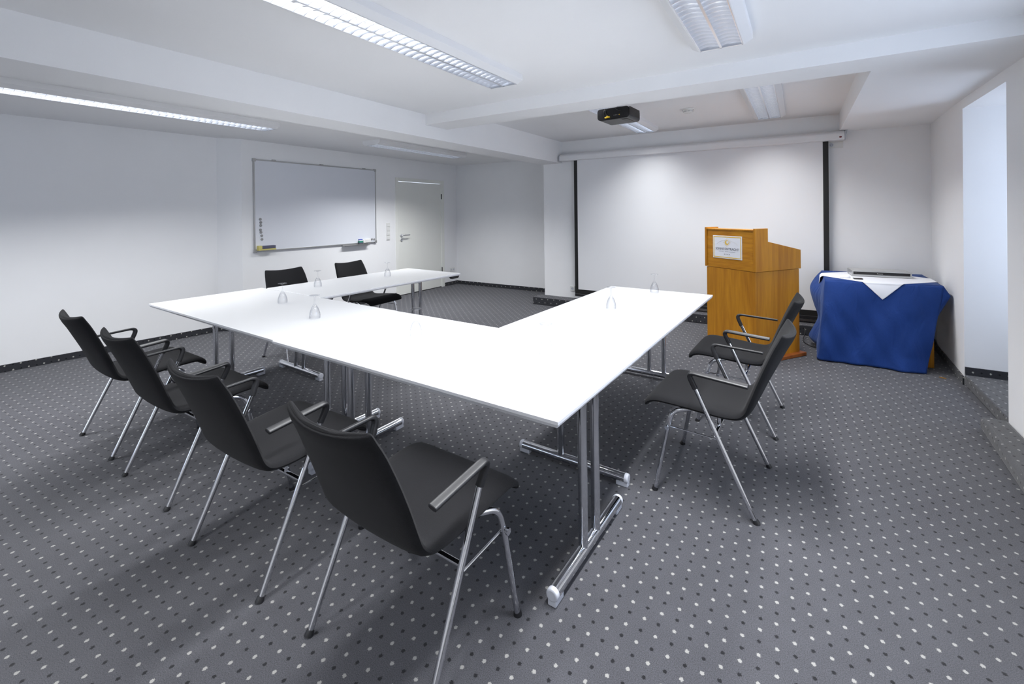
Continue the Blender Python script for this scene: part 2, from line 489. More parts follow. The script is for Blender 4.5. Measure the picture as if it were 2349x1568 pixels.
baseboard('baseboard_alcove', [(1.85,5.0),(1.108,5.0)], z0=.086, h=.062)

# ------------------------------------------------------------------ door
d = empty('door_1', (-5.81, 5.44, 0)); d['kind'] = 'structure'; d['label'] = 'plain pale green-white door with chrome lever handle'
b = MB()
b.box((-.06,0,0),(.012,.062,2.035)); b.box((-.06,1.165,0),(.012,1.24,2.035)); b.box((-.06,.062,1.975),(.012,1.165,2.035))
b.build('door_frame', M['door'], d, bevel=.003)
b = MB(); b.box((-.045,.068,.012),(-.008,1.158,1.968))
b.build('door_leaf', M['door'], d, bevel=.002)
b = MB(); b.box((-.05,.07,.001),(-.01,1.158,.0105)); b.build('door_gap_dark', M['border'], d, smooth=0)  # black strip put in for the dark of the gap under the leaf
h = MB()
Mx = Matrix.Rotation(R(90), 4, 'Y')
def disc_x(mb, y, z, r, x0, x1, n=24):
    vs = [(x0, y+r*math.cos(2*PI*k/n), z+r*math.sin(2*PI*k/n)) for k in range(n)] + [(x1, y+r*math.cos(2*PI*k/n), z+r*math.sin(2*PI*k/n)) for k in range(n)]
    mb.add(vs, [tuple(range(n)), tuple(range(2*n-1,n-1,-1))] + [(k,(k+1)%n,n+(k+1)%n,n+k) for k in range(n)])
disc_x(h, .135, 1.04, .026, -.002, .010)
h.tube(fillet([(.005,.135,1.04),(.058,.135,1.04),(.058,.275,1.043)], .02), .0095)
hd = h.build('door_handle', M['chrome'], d)
h = MB(); disc_x(h, .135, .966, .026, -.002, .009); k = h.build('key_plate', M['chrome'], d)
h = MB(); disc_x(h, .135, .972, .006, .0085, .0105); h.box((.0085,.1325,.955),(.0105,.1375,.97)); h.build('keyhole', M['black'], k)
for z in (1.73, .33):
    h = MB(); h.tube([(.012,1.163,z-.05),(.012,1.163,z+.05)], .009); h.build('hinge', M['black'], d)

# switch plate, sockets
s = empty('switch_plate', (-5.809, 5.27, 1.12)); tag(s, 'column of four white light switches left of the door', 'light switch')
for k in range(4):
    z = .1075 - .0715*k
    b = MB(); b.box((0,-.036,z-.0355),(.009,.036,z+.0355)); fr = b.build('switch_frame', M['whiteplastic'], s, bevel=.002)
    b = MB(); b.box((.009,-.026,z-.026),(.014,.026,z+.026)); b.build('rocker', M['whiteplastic'], fr, bevel=.002)
def socket(name, n, label, M4, cat='socket', kinds=None):
    s = empty(name); s.matrix_world = M4
    tag(s, label, cat)
    for k in range(n):
        y = (k-(n-1)/2)*.074
        b = MB(); b.box((0.0005,y-.0368,-.037),(.010,y+.0368,.037)); fr = b.build('frame', M['whiteplastic'], s, bevel=.002)
        if kinds and kinds[k] == 'blank':
            b = MB(); b.box((.010,y-.027,-.027),(.012,y+.027,.027)); b.build('cover', M['whiteplastic'], fr, bevel=.001)
            continue
        b = MB(); disc_x(b, y, 0, .021, .0085, .0105); b.build('socket_well', M['greycap'], fr)
        b = MB(); disc_x(b, y-.009, 0, .003, .0103, .0112, 10); disc_x(b, y+.009, 0, .003, .0103, .0112, 10); b.build('pin_hole', M['black'], fr)
    return s
socket('wall_socket', 2, 'white double socket low on the wall between door and corner', Matrix.Translation((-5.809,6.91,.30)))
socket('wall_socket', 1, 'single white socket at the lower left edge of the projection screen', Matrix.Translation((-2.925,6.299,.25)) @ Matrix.Rotation(R(-90),4,'Z'))
socket('wall_socket', 2, 'white socket pair under the right end of the screen casing', Matrix.Translation((.345,6.299,2.145)) @ Matrix.Rotation(R(-90),4,'Z'), kinds=['well','blank'])

# ------------------------------------------------------------------ whiteboard
wb = empty('whiteboard', (-5.809, 4.03, .956)); tag(wb, 'large whiteboard with thin grey aluminium frame on the left wall', 'whiteboard')
W2, HB = .972, 1.172
b = MB(); b.box((.012,-W2+.01,.01),(.022,W2-.01,HB-.01)); b.build('writing_surface', M['board'], wb, smooth=0)
b = MB()
b.box((.002,-W2,0),(.028,-W2+.016,HB)); b.box((.002,W2-.016,0),(.028,W2,HB)); b.box((.002,-W2+.016,0),(.028,W2-.016,.016)); b.box((.002,-W2+.016,HB-.016),(.028,W2-.016,HB))
b.build('frame', M['alu'], wb, bevel=.002)
for y in (-W2+.012, W2-.012):
    for z in (.012, HB-.012):
        b = MB(); b.box((.001,y-.02,z-.02),(.031,y+.02,z+.02)); b.build('corner_cap', M['alu'], wb, bevel=.004)
for y in (-.7, 0, .75):
    b = MB(); b.box((.0,y-.025,HB),(.02,y+.025,HB+.012)); b.build('top_clip', M['alu'], wb, bevel=.002)
b = MB(); b.prism([(.02,-.022),(.075,-.022),(.078,-.008),(.074,-.008),(.072,-.017),(.02,-.017)], .33, .80, 'y'); 
b.prism([(.0,-.03),(.022,-.03),(.022,.002),(.0,.002)], .33, .80, 'y')
b.build('pen_tray', M['alu'], wb, bevel=.001)
XB = -5.809+.022
def on_board(name, y, z, label, cat, group=None):
    e = empty(name, (XB, y, z)); return tag(e, label, cat, group)
mags = [(3.137,1.367),(3.143,1.326),(3.142,1.288),(3.138,1.233),(3.144,1.200),(3.152,1.157),(3.155,1.111)]
m0 = None
def magnet(y, z, label, group):
    global m0
    if m0 is None:
        b = MB(); disc_x(b, 0, 0, .0165, .0005, .009, 24); m0 = b.build('magnet', M['magnet'], bevel=.002)
        o = m0
    else:
        o = m0.copy(); C.objects.link(o)
    o.location = (XB, y, z)
    tag(o, label, 'magnet', group)
names7 = ['topmost of the seven grey magnets at the whiteboard left edge', 'second magnet from the top at the whiteboard left edge',
 'third magnet from the top at the whiteboard left edge', 'middle magnet of seven at the whiteboard left edge, just below the gap',
 'third magnet from the bottom at the whiteboard left edge', 'second magnet from the bottom at the whiteboard left edge',
 'lowest grey magnet at the whiteboard left edge, above the yellow eraser']
for (y,z), n in zip(mags, names7): magnet(y, z, n, 'round grey magnets in a column on the whiteboard')
for (y,z), n in zip([(4.868,1.002),(4.91,1.012),(4.955,1.008)], ['leftmost of three magnets in the whiteboard lower right corner','middle of three magnets in the whiteboard lower right corner','rightmost magnet in the whiteboard lower right corner']):
    magnet(y, z, n, 'round magnets in the lower right corner of the whiteboard')
e = on_board('board_eraser', 3.20, 1.002, 'yellow and dark grey eraser on the lower left of the whiteboard', 'eraser')
b = MB(); b.box((.001,-.11,-.030),(.056,.11,-.013)); b.box((.001,-.11,-.013),(.056,-.068,.03)); b.build('sponge', M['yellow'], e, bevel=.003)
b = MB(); b.box((.001,-.067,-.012),(.052,.108,.027)); b.build('grip', M['bluegrey'], e, bevel=.004)
e = on_board('pen_holder', 4.673, .985, 'small pen holder with blue top and green band on the whiteboard', 'pen holder')
b = MB(); b.box((.001,-.034,-.028),(.04,.034,-.012)); b.build('base', M['bluegrey'], e, bevel=.003)
b = MB(); b.box((.001,-.034,-.012),(.04,.034,.014)); b.build('band', M['green'], e, bevel=.003)
b = MB(); b.box((.001,-.034,.014),(.04,.034,.030)); b.build('label_strip', M['paper'], e, bevel=.003)
b = MB(); b.box((.001,-.030,.030),(.036,.030,.042)); b.build('top', M['blue'], e, bevel=.003)
b = MB(); disc_x(b, 0, 0, .028, .001, .03); o = b.build('marker_roll', M['whiteplastic'], bevel=.003); o.location = (XB, 4.752, .99); tag(o, 'small white roll beside the pen holder on the whiteboard', 'marker roll')
b = MB(); b.box((.001,-.052,-.026),(.035,.052,.03)); o = b.build('marker_box', M['whiteplastic'], bevel=.006); o.location = (XB, 4.812, .992); tag(o, 'small white box at the right of the whiteboard pen holder', 'box')

# ------------------------------------------------------------------ projection screen
sc = empty('projection_screen', (-1.28, 6.2, .15)); tag(sc, 'large pulled-down projection screen with black side borders', 'projection screen')
def sx(x): return x + 1.28
b = MB(); b.box((sx(-2.785),-.001,.115),(sx(.225),.001,2.07)); b.build('cloth', M['screen'], sc, smooth=0)
b = MB(); b.box((sx(-2.838),-.0015,.05),(sx(-2.785),.0015,2.07)); b.box((sx(.225),-.0015,.05),(sx(.277),.0015,2.07)); b.box((sx(-2.785),-.0015,.05),(sx(.225),.0015,.115))
b.build('border', M['border'], sc, smooth=0)
b = MB(); b.box((sx(-2.838),-.012,.012),(sx(.277),.012,.05)); b.build('weight_bar', M['black'], sc, bevel=.005)
b = MB(); b.prism([(-.055,2.030),(.085,2.030),(.085,2.136),(-.02,2.136),(-.055,2.105)], sx(-3.055), sx(.425), 'x'); b.build('casing', M['whitemetal'], sc, bevel=.012, seg=3)
for x in (-3.062, .425):
    b = MB(); b.prism([(-.052,2.035),(.083,2.035),(.083,2.133),(-.02,2.133),(-.052,2.103)], sx(x), sx(x)+.008, 'x'); b.build('end_cap', M['greycap'], sc, bevel=.002)
b = MB(); b.box((sx(.375),-.01,2.1365),(sx(.455),.09,2.1400)); b.box((sx(.437),-.01,2.10),(sx(.442),.02,2.139)); b.build('bracket', M['steel'], sc, bevel=.001)
b = MB()
n = 20; b.add([(sx(.385)+.013*math.cos(2*PI*k/n), -.0565, 2.062+.009*math.sin(2*PI*k/n)) for k in range(n)]+[(sx(.385)+.013*math.cos(2*PI*k/n), -.054, 2.062+.009*math.sin(2*PI*k/n)) for k in range(n)], [tuple(range(n)),tuple(range(2*n-1,n-1,-1))]+[(k,(k+1)%n,n+(k+1)%n,n+k) for k in range(n)])
b.build('badge', M['red'], sc)

# ------------------------------------------------------------------ luminaires
def luminaire(cx, y0, y1, zc, label, watts, group='white louvred ceiling lights'):
    L = y1 - y0
    o = empty('ceiling_light', (cx, (y0+y1)/2, zc))
    tag(o, label, 'ceiling light', group)
    hw, lw, hs, ht = .155, .108, .040, .064
    b = MB()
    # open-bottomed white housing: sides, sloping cheeks, ends, back
    t = .003
    prof_out = [(-hw,0),(-hw,-hs),(-lw-.006,-ht),(-lw,-ht),(-lw,-ht+.004),(-hw+t,-hs+.002),(-hw+t,-t),(hw-t,-t),(hw-t,-hs+.002),(lw,-ht+.004),(lw,-ht),(lw+.006,-ht),(hw,-hs),(hw,0)]
    b.prism(prof_out, -L/2, L/2, 'y')
    cap = [(-hw,0),(-hw,-hs),(-lw-.006,-ht),(lw+.006,-ht),(hw,-hs),(hw,0)]
    b.prism(cap, -L/2-.004, -L/2, 'y'); b.prism(cap, L/2, L/2+.004, 'y')
    b.build('housing', M['whitemetal'], o, smooth=0, bevel=.0015)
    # louvre: rim, spine, curved cross blades in two channels
    lv = MB()
    zb = -ht
    lv.box((-lw,-L/2+.002,zb),(-lw+.004,L/2-.002,zb+.040)); lv.box((lw-.004,-L/2+.002,zb),(lw,L/2-.002,zb+.040))
    lv.prism([(-.006,zb),(.006,zb),(.003,zb+.038),(-.003,zb+.038)], -L/2+.002, L/2-.002, 'y')
    lv.box((-lw,-L/2+.001,zb),(lw,-L/2+.012,zb+.038)); lv.box((-lw,L/2-.012,zb),(lw,L/2-.001,zb+.038))
    nb = int(round((L-.03)/.052))
    for i in range(nb):
        y = -L/2 + .02 + (i+.5)*(L-.04)/nb
        for x0, x1 in ((-lw+.004,-.005),(.005,lw-.004)):
            # V section blade, lower edge thin, dipping in the middle
            m = 5
            for k in range(m):
                a, c = x0+(x1-x0)*k/m, x0+(x1-x0)*(k+1)/m
                def zz(x):
                    u = (x-x0)/(x1-x0)*2-1
                    return zb + .010*(1-u*u)
                vs = [(a,y-.0012,zz(a)),(a,y+.0012,zz(a)),(a,y+.0045,zb+.036),(a,y-.0045,zb+.036),(c,y-.0012,zz(c)),(c,y+.0012,zz(c)),(c,y+.0045,zb+.036),(c,y-.0045,zb+.036)]
                lv.add(vs, [(0,4,7,3),(1,2,6,5),(0,1,5,4),(3,7,6,2)])
    lv.build('louvre', M['mirror'], o, smooth=25)
    for x in (-.054, .054):
        tb = MB(); tb.tube([(x,-L/2+.03,-.016),(x,L/2-.03,-.016)], .0105, 12); tb.build('tube', M['tube'], o)
    # the light the tubes throw through the louvre; the louvre cuts it off sideways
    ld = bpy.data.lights.new('louvre_light', 'AREA'); ld.shape = 'RECTANGLE'; ld.size = .20; ld.size_y = L-.06
    ld.energy = watts*L; ld.color = (.965,.98,1.0); ld.spread = R(SPREAD)
    lo = bpy.data.objects.new('louvre_light', ld); C.objects.link(lo); lo.parent = o; lo.location = (0,0,-ht-.002)
    return o
SPREAD = 128
PW = 14.5
luminaire(-1.785, .93, 2.72, 2.39, 'long louvred light on the main ceiling above the near left of the tables', PW*.82)
luminaire(-.362, .98, 2.765, 2.39, 'louvred light on the main ceiling at the top right, above the table corner', PW*1.1)
luminaire(-.275, 4.03, 5.77, 2.49, 'short louvred light between cross beam and screen, on the right', PW*.62)
luminaire(-1.66, 3.95, 5.85, 2.49, 'louvred light partly hidden behind the black projector', PW*.62)
luminaire(-4.575, -.85, 2.60, 2.355, 'long louvred light left of the long beam, near the left picture edge', PW*.74)
luminaire(-4.575, 3.89, 5.64, 2.355, 'louvred light in front of the whiteboard, left of the long beam', PW*1.0)
luminaire(-1.785, -2.3, -.55, 2.39, 'louvred light on the main ceiling behind the viewer, left', PW*1.0)
luminaire(-.362, -2.3, -.55, 2.39, 'louvred light on the main ceiling behind the viewer, right', PW*.65)

# smoke detector
o = empty('smoke_detector', (-.985, 5.03, 2.49)); tag(o, 'round white smoke detector on the rear ceiling', 'smoke detector')
b = MB(); b.lathe([(0,-.0005),(.062,-.0005),(.062,-.008),(.058,-.012),(0,-.012)], 40); b.build('base_plate', M['whiteplastic'], o)
b = MB(); b.lathe([(0,-.012),(.05,-.012),(.052,-.022),(.046,-.036),(.034,-.042),(0,-.042)], 40); bd = b.build('dome', M['whiteplastic'], o)
b = MB()
for k in range(8):
    a0 = 2*PI*k/8+.08; a1 = 2*PI*(k+1)/8-.08
    for z in (-.026, -.031):
        pts = [((.0515-(-z-.022)*.42)*math.cos(lerp(a0,a1,t/5)), (.0515-(-z-.022)*.42)*math.sin(lerp(a0,a1,t/5)), z) for t in range(6)]
        b.tube(pts, .0012, 6)
b.build('vent_slot', M['black'], bd)

# ------------------------------------------------------------------ projector
pr = empty('projector', (-1.445, 4.18, 2.275), R(-3)); tag(pr, 'black ceiling-mounted projector behind the cross beam', 'projector')
pw, pd, ph = .155, .14, .105
def rrect(w, h, r, n=5, cx=0, cz=0):
    pts = []
    for (sx_, sz_, a0) in ((1,-1,-90),(1,1,0),(-1,1,90),(-1,-1,180)):
        for k in range(n+1):
            a = R(a0+90*k/n)
            pts.append((cx+sx_*(w-r)+r*math.cos(a), cz+sz_*(h-r)+r*math.sin(a)))
    return pts
b = MB(); b.prism(rrect(pw, ph/2, .028, cz=ph/2), -pd+.006, pd, 'y'); b.build('body', M['black'], pr)
b = MB(); b.prism(rrect(pw-.002, ph/2-.001, .026, cz=ph/2), -pd, -pd+.006, 'y'); bp = b.build('connector_panel', M['blackgloss'], pr)
b = MB()
b.prism([(-.075,.012),(-.028,.018),(-.028,.026),(-.045,.028),(-.047,.036),(-.055,.034),(-.058,.026),(-.075,.022)], -pd-.016, -pd, 'y'); b.build('yellow_connector', M['brass'], bp, bevel=.001)
for i, x in enumerate((.012,.026,.038,.052,.064)):
    b = MB(); b.lathe([(0,0),(.0028 if i<4 else .0045,0),(.0028 if i<4 else .0045,.002),(0,.002)], 10)
    o = b.build('jack', M['brass'] if i == 4 else M['magnet'], bp); o.rotation_euler = (R(90),0,0); o.location = (x,-pd-.0005,.034)
for pts in ([(-.085,-pd,.03),(-.088,-pd-.012,.06),(-.075,-pd-.012,.09),(-.05,-pd,.10)],[(-.045,-pd,.03),(-.06,-pd-.014,.05),(-.07,-pd-.012,.08),(-.055,-pd,.095)],[(.02,-pd,.10),(.04,-pd-.014,.085),(.06,-pd-.014,.07),(.075,-pd,.068)]):
    b = MB(); b.tube(catmull(pts,6), .003, 8); b.build('cable', M['black'], bp)
for k in range(9):
    z = .030 + k*.0082
    b = MB(); b.box((pw-.004,-pd+.012,z),(pw+.006,pd-.015,z+.0042)); b.build('side_fin', M['projside'], pr, bevel=.001)
b = MB(); b.box((-pw+.03,-pd+.004,-.004),(.07,pd-.04,.001)); b.build('filter_cover', M['projbase'], pr, bevel=.002)
b = MB(); b.box((.07,-pd+.05,-.004),(pw-.035,pd-.04,.001)); b.build('underside_plate', M['projside'], pr, bevel=.002)
b = MB(); b.box((-.09,-.06,ph),(.09,.06,ph+.01)); b.tube([(0,0,ph+.01),(0,0,.205)], .018); b.lathe([(0,.2045),(.05,.2045),(.05,.2149),(0,.2149)], 24)
b.build('ceiling_mount', M['whitemetal'], pr, bevel=.001)

# ------------------------------------------------------------------ tables
TY = -.0313
def tw(x, y, z=0):
    c, s_ = math.cos(TY), math.sin(TY)
    return (x*c - y*s_, x*s_ + y*c, z)
ZT = .735
def table(cx, cy, Lx, Wy, rot, legs, label, brackets=()):
    """cx,cy centre in table axes; Lx long side along local x; legs: list of (x offset, mirrored)"""
    w = tw(cx, cy)
    t = empty('folding_table', w, TY + rot)
    tag(t, label, 'table', 'white folding tables set in a U')
    hx, hy = Lx/2, Wy/2
    b = MB()
    lo = [(-hx,-hy),(hx,-hy),(hx,hy),(-hx,hy)]
    def ring(ins, z): return [(sx_*(hx-ins), sy2*(hy-ins), z) for sx_, sy2 in ((-1,-1),(1,-1),(1,1),(-1,1))]
    rings = [ring(.0015,ZT), ring(0,ZT-.0015), ring(.0005,ZT-.013), ring(.008,ZT-.026)]
    vs = sum(rings, [])
    fs = [(0,1,2,3), (15,14,13,12)]
    for i in range(3):
        for k in range(4):
            k2 = (k+1) % 4
            fs.append((i*4+k, (i+1)*4+k, (i+1)*4+k2, i*4+k2))
    b.add(vs, fs)
    top = b.build('tabletop', [M['laminate'], M['edge']], t, smooth=0)
    for p in top.data.polygons:
        if p.normal.z < .9: p.material_index = 1
    for lx, sg in legs:
        lg = MB()
        rc = .0195
        for dy in (-.062, .062):
            lg.tube([(lx,dy,.045),(lx,dy,ZT-.03)], rc, 18)
        lg.box((lx-.012,-hy+.12,ZT-.040),(lx+.012,hy-.12,ZT-.0262))
        lo_ = lg.build('leg', M['chrome'], t)
        ft = MB(); ft.tube([(lx,-.315,.040),(lx,.315,.040)], .0235, 20); fo = ft.build('foot_bar', M['chrome'], lo_)
        for e in (-1, 1):
            cp = MB(); cp.tube([(lx,e*.312,.040),(lx,e*.328,.040),(lx,e*.333,.040)], [.0245,.0245,.020], 20)
            cp.box((lx-.017,min(e*.268,e*.331),.0005),(lx+.017,max(e*.268,e*.331),.030))
            cp.build('end_cap', M['greycap'], fo, bevel=.003)
        br = MB()
        inward = -sg
        for dy in (-.062, .062):
            br.tube([(lx+inward*.018, dy*.9, ZT-.105),(lx+inward*.26, dy*.35, ZT-.028)], .0042, 8)
        br.tube([(lx+inward*.018, -.045, ZT-.105),(lx+inward*.06, .0, ZT-.112),(lx+inward*.018, .045, ZT-.105)], .0042, 8)
        br.build('brace', M['chrome'], lo_)
    for bx_, by_ in brackets:
        k = MB(); k.prism([(-.07,0),(.07,0),(.05,-.030),(-.045,-.030)], by_-.02, by_+.02, 'y', Matrix.Translation((bx_,0,ZT-.0262)))
        k.build('corner_bracket', M['black'], t, bevel=.002)
    return t
table((-4.378-2.501)/2, (1.327+2.199)/2, 1.875, .872, R(-.4), [(-.70,-1),(.865,1)], 'white folding table at the left of the front row, under two upturned glasses')
table((-2.497-.7195)/2, (1.311+2.188)/2, 1.774, .877, R(.2), [(-.715,-1),(.795,1)], 'brightly lit white folding table at the near right corner of the U')
table((-.723-1.5985)/2, (2.196+3.955)/2, 1.756, .872, R(90), [(-.81,-1),(.785,1)], 'white folding table forming the right arm of the U, before the lectern', [(-.78,.36)])
table((-3.415-4.295)/2, (2.212+3.945)/2, 1.730, .876, R(88.9), [(-.80,-1),(.60,1)], 'white folding table forming the left arm of the U, near the whiteboard', [(.80,-.40),(-.80,-.40)])

# ------------------------------------------------------------------ chairs
def shell(prof, i0, i1, N=8):
    """upholstered shell piece between profile stations i0..i1 (f, z, halfwidth, concavity, thickness)"""
    pts = catmull(prof, N)
    total = len(pts)
    sub = pts[i0*N:i1*N+1]
    nv = 14
    rows = []
    for si, (f, z, hw, cc, th) in enumerate(sub):
        gi = i0*N + si
        a = pts[max(gi-1,0)]; c = pts[min(gi+1,total-1)]
        tx, tz = c[0]-a[0], c[1]-a[1]
        l = math.hypot(tx, tz) or 1
        tx, tz = tx/l, tz/l
        nx, nz = tz, -tx            # towards the sitter / up
        if nz < 0 and abs(tx) > abs(tz): nx, nz = -nx, -nz
        if abs(tz) >= abs(tx) and nx < 0: nx, nz = -nx, -nz
        loop = []
        for side in (1, -1):
            rng = range(nv+1) if side == 1 else range(nv-1, 0, -1)
            for k in rng:
                v = -1 + 2*k/nv
                vv = math.sin(v*PI/2)
                t = th*.5*(max(0, 1-abs(vv)**12))**.5
                d = -cc*(1-vv*vv) + side*t
                loop.append((vv*hw, f + nx*d, z + nz*d))
        rows.append(loop)
    b = MB()
    n = len(rows[0])
    vs = [p for r in rows for p in r]
    fs = []
    for i in range(len(rows)-1):
        for k in range(n):
            k2 = (k+1) % n
            fs.append((i*n+k, i*n+k2, (i+1)*n+k2, (i+1)*n+k))
    fs.append(tuple(range(n-1,-1,-1))); fs.append(tuple((len(rows)-1)*n+k for k in range(n)))
    b.add(vs, fs)
    return b
# f forward, z up, half width, concavity, thickness
PROF = [(.286,.408,.232,0,.006),(.285,.413,.243,0,.022),(.272,.434,.252,0,.032),(.225,.453,.257,.002,.036),(.12,.452,.255,.006,.036),(0,.443,.249,.009,.036),
        (-.095,.437,.242,.010,.036),(-.150,.444,.236,.010,.036),(-.180,.470,.232,.012,.036),(-.200,.52,.230,.017,.036),(-.228,.60,.229,.024,.035),(-.262,.69,.225,.032,.034),
        (-.297,.775,.216,.038,.032),(-.320,.822,.207,.040,.031),(-.331,.846,.200,.040,.025),(-.334,.852,.190,.040,.008)]
def make_chair():
    c = empty('conference_chair')
    shell(PROF, 0, 7).build('seat', M['fabric'], c, smooth=60)
    shell(PROF, 7, 15).build('backrest', M['fabric'], c, smooth=60)
    for s_ in (-1, 1):
        # rear leg: one tube from the armrest down and back to the floor
        g = MB(); g.tube([(s_*.272,-.226,.012),(s_*.266,.031,.561)], .0108, 14); leg = g.build('leg', M['chrome'], c)
        g = MB(); g.tube([(s_*.272,-.2325,.0005),(s_*.272,-.2300,.006),(s_*.2717,-.225,.017)], [.0155,.0150,.0118], 14); g.build('foot_cap', M['black'], leg)
        # front leg bending back under the seat
        g = MB(); g.tube(fillet([(s_*.272,.226,.012),(s_*.262,.163,.345),(s_*.254,.142,.418),(s_*.225,.055,.438)], [0,.05,.04,0], 8), .0108, 14); leg = g.build('leg', M['chrome'], c)
        g = MB(); g.tube([(s_*.272,.2300,.0005),(s_*.272,.2285,.006),(s_*.2715,.225,.017)], [.0155,.0150,.0118], 14); g.build('foot_cap', M['black'], leg)
        g = MB(); g.tube([(s_*.250,.166,.336),(s_*.281,.166,.336)], .009, 10); g.tube([(s_*.275,.166,.336),(s_*.283,.166,.336)], .012, 10); g.build('bolt', M['chrome'], leg)
        # armrest: black sleeve, bend, flattened rest
        path = fillet([(s_*.266,.029,.556),(s_*.2765,.066,.637),(s_*.290,-.205,.622)], [0,.045,0], 10)
        m = len(path)
        rx = [lerp(.0125, .0148, min(1, max(0, (i-4)/(m-6)))) for i in range(m)]
        ry = [lerp(.0125, .0072, min(1, max(0, (i-4)/(m-6)))) for i in range(m)]
        g = MB(); g.tube(path, rx, 24, ry=ry, up=(0,.9,-.4), sq=.62); g.build('armrest', M['black'], c, smooth=50, bevel=.002, bang=60)
        # thin side rod
        g = MB(); g.tube([(s_*.262,-.062,.333),(s_*.258,.163,.338)], .0040, 8); g.build('side_rod', M['chrome'], c)
    g = MB()
    g.tube([(-.264,-.060,.362),(.264,-.060,.362)], .0095, 12)
    for s_ in (-1,1): g.tube([(s_*.17,-.060,.362),(s_*.17,-.058,.425)], .0095, 10)
    g.build('crossbar', M['chrome'], c)
    return c
proto = make_chair()
CH = [(-1.136,1.136,-2.2,'nearest charcoal chair at the front row, its back to the viewer','front'),
      (-1.966,1.131,-.1,'second charcoal chair from the right in the near row','front'),
      (-2.871,1.175,-.5,'third charcoal chair from the right in the near row','front'),
      (-3.689,1.204,-1,'leftmost charcoal chair of the near row, beside the left wall','front'),
      (-.396,2.601,87.6,'nearer of the two charcoal chairs on the right side of the U','right'),
      (-.356,3.511,87.9,'charcoal chair on the right side, closer to the wooden lectern','right'),
      (-4.305,2.745,-92.5,'charcoal chair at the left arm below the whiteboard, left one','left'),
      (-4.27,3.565,-87,'charcoal chair at the left arm nearer the door, right of the other chair there','left')]
for i, (x, y, a, lab, g) in enumerate(CH):
    o = proto if i == 0 else copy_tree(proto)
    o.location = (x, y, 0); o.rotation_euler = (0,0,R(a))
    tag(o, lab, 'chair', 'charcoal armchairs with chrome legs around the U of tables')

# ------------------------------------------------------------------ glasses, upside down
def make_glass():
    o = empty('wine_glass')
    g = MB(); g.lathe([(.0001,.1530),(.020,.1535),(.0315,.1530),(.0325,.1520),(.0315,.1510),(.016,.1488),(.007,.1455),(.0040,.140)], 36); g.build('foot', M['glass'], o, smooth=60)
    g = MB(); g.lathe([(.0040,.140),(.0034,.125),(.0034,.108),(.0045,.097),(.0075,.0905)], 20); g.build('stem', M['glass'], o, smooth=60)
    g = MB(); g.lathe([(.0075,.0905),(.0135,.0850),(.0205,.0720),(.0275,.0540),(.0330,.0350),(.0347,.0200),(.0335,.0008),(.0327,.0008),(.0337,.0200),(.0320,.0350),(.0264,.0540),(.0192,.0710),(.0110,.0790),(.0001,.0800)], 36)
    g.build('bowl', M['glass'], o, smooth=60)
    return o
g0 = make_glass()
GL = [(-3.416,2.018,'upturned stemmed glass at the back of the left front table, before the dark chair'),
      (-3.867,2.633,'upturned glass at the near end of the left arm table'),
      (-2.726,1.831,'upturned glass in the middle of the front row, nearer than the two on its left'),
      (-3.812,3.445,'upturned glass at the far end of the left arm table, before the door'),
      (-1.834,1.860,'upturned glass whose foot stands out against the carpet inside the U'),
      (-1.036,1.925,'nearly washed-out upturned glass in the brightest part of the table corner'),
      (-1.131,3.074,'upturned glass in the middle of the right arm table'),
      (-1.040,3.865,'upturned glass at the far end of the right arm, before the screen')]
for i, (x, y, lab) in enumerate(GL):
    o = g0 if i == 0 else copy_tree(g0)
    o.location = (x, y, ZT+.0008)
    tag(o, lab, 'glass', 'stemmed glasses standing upside down on the white tables')

# ------------------------------------------------------------------ lectern
FRc = Vector((-.348,4.718,0)); side = Vector((.562,.827,0)).normalized(); front = Vector((-.827,.562,0)).normalized()
lec = empty('lectern', FRc, math.atan2(-front.y, -front.x)); tag(lec, 'wooden hotel lectern with white sign, standing before the projection screen', 'lectern')
# local: x runs from front-left to front-right (ends at 0), y runs to the back
LW, LD = .582, .62
b = MB(); b.box((-LW+.008,.008,.035),(-.008,LD-.008,.842))
b.build('lower_body', M['wood'], lec, bevel=.0015)
b = MB(); b.box((-LW-.02,-.028,.0005),(.038,LD+.03,.036)); b.build('plinth', M['plinth'], lec, bevel=.006)
sidepoly = [(-.004,.846),(LD+.004,.846),(LD+.004,1.028),(.165,1.122),(.165,1.247),(-.004,1.247)]
for x0, x1 in ((-LW-.004,-LW+.018),(-.018,.004)):
    b = MB(); b.prism(sidepoly, x0, x1, 'x'); b.build('side_panel', M['wood'], lec, bevel=.0015)
b = MB(); b.box((-LW+.018,.006,.846),(-.018,.024,1.222)); fp = b.build('front_panel', M['woodh'], lec, bevel=.001)
b = MB(); b.box((-LW+.018,-.002,1.222),(-.018,.13,1.236)); b.build('top_rail', M['wood'], lec, bevel=.0015)
b = MB(); b.prism([(.13,1.10),(LD-.004,1.00),(LD-.004,.982),(.13,1.082)], -LW+.018, -.018, 'x'); b.build('reading_desk', M['wood'], lec, bevel=.001)
b = MB(); b.box((-LW+.018,LD-.018,.846),(-.018,LD,1.0)); b.build('back_panel', M['wood'], lec, bevel=.001)
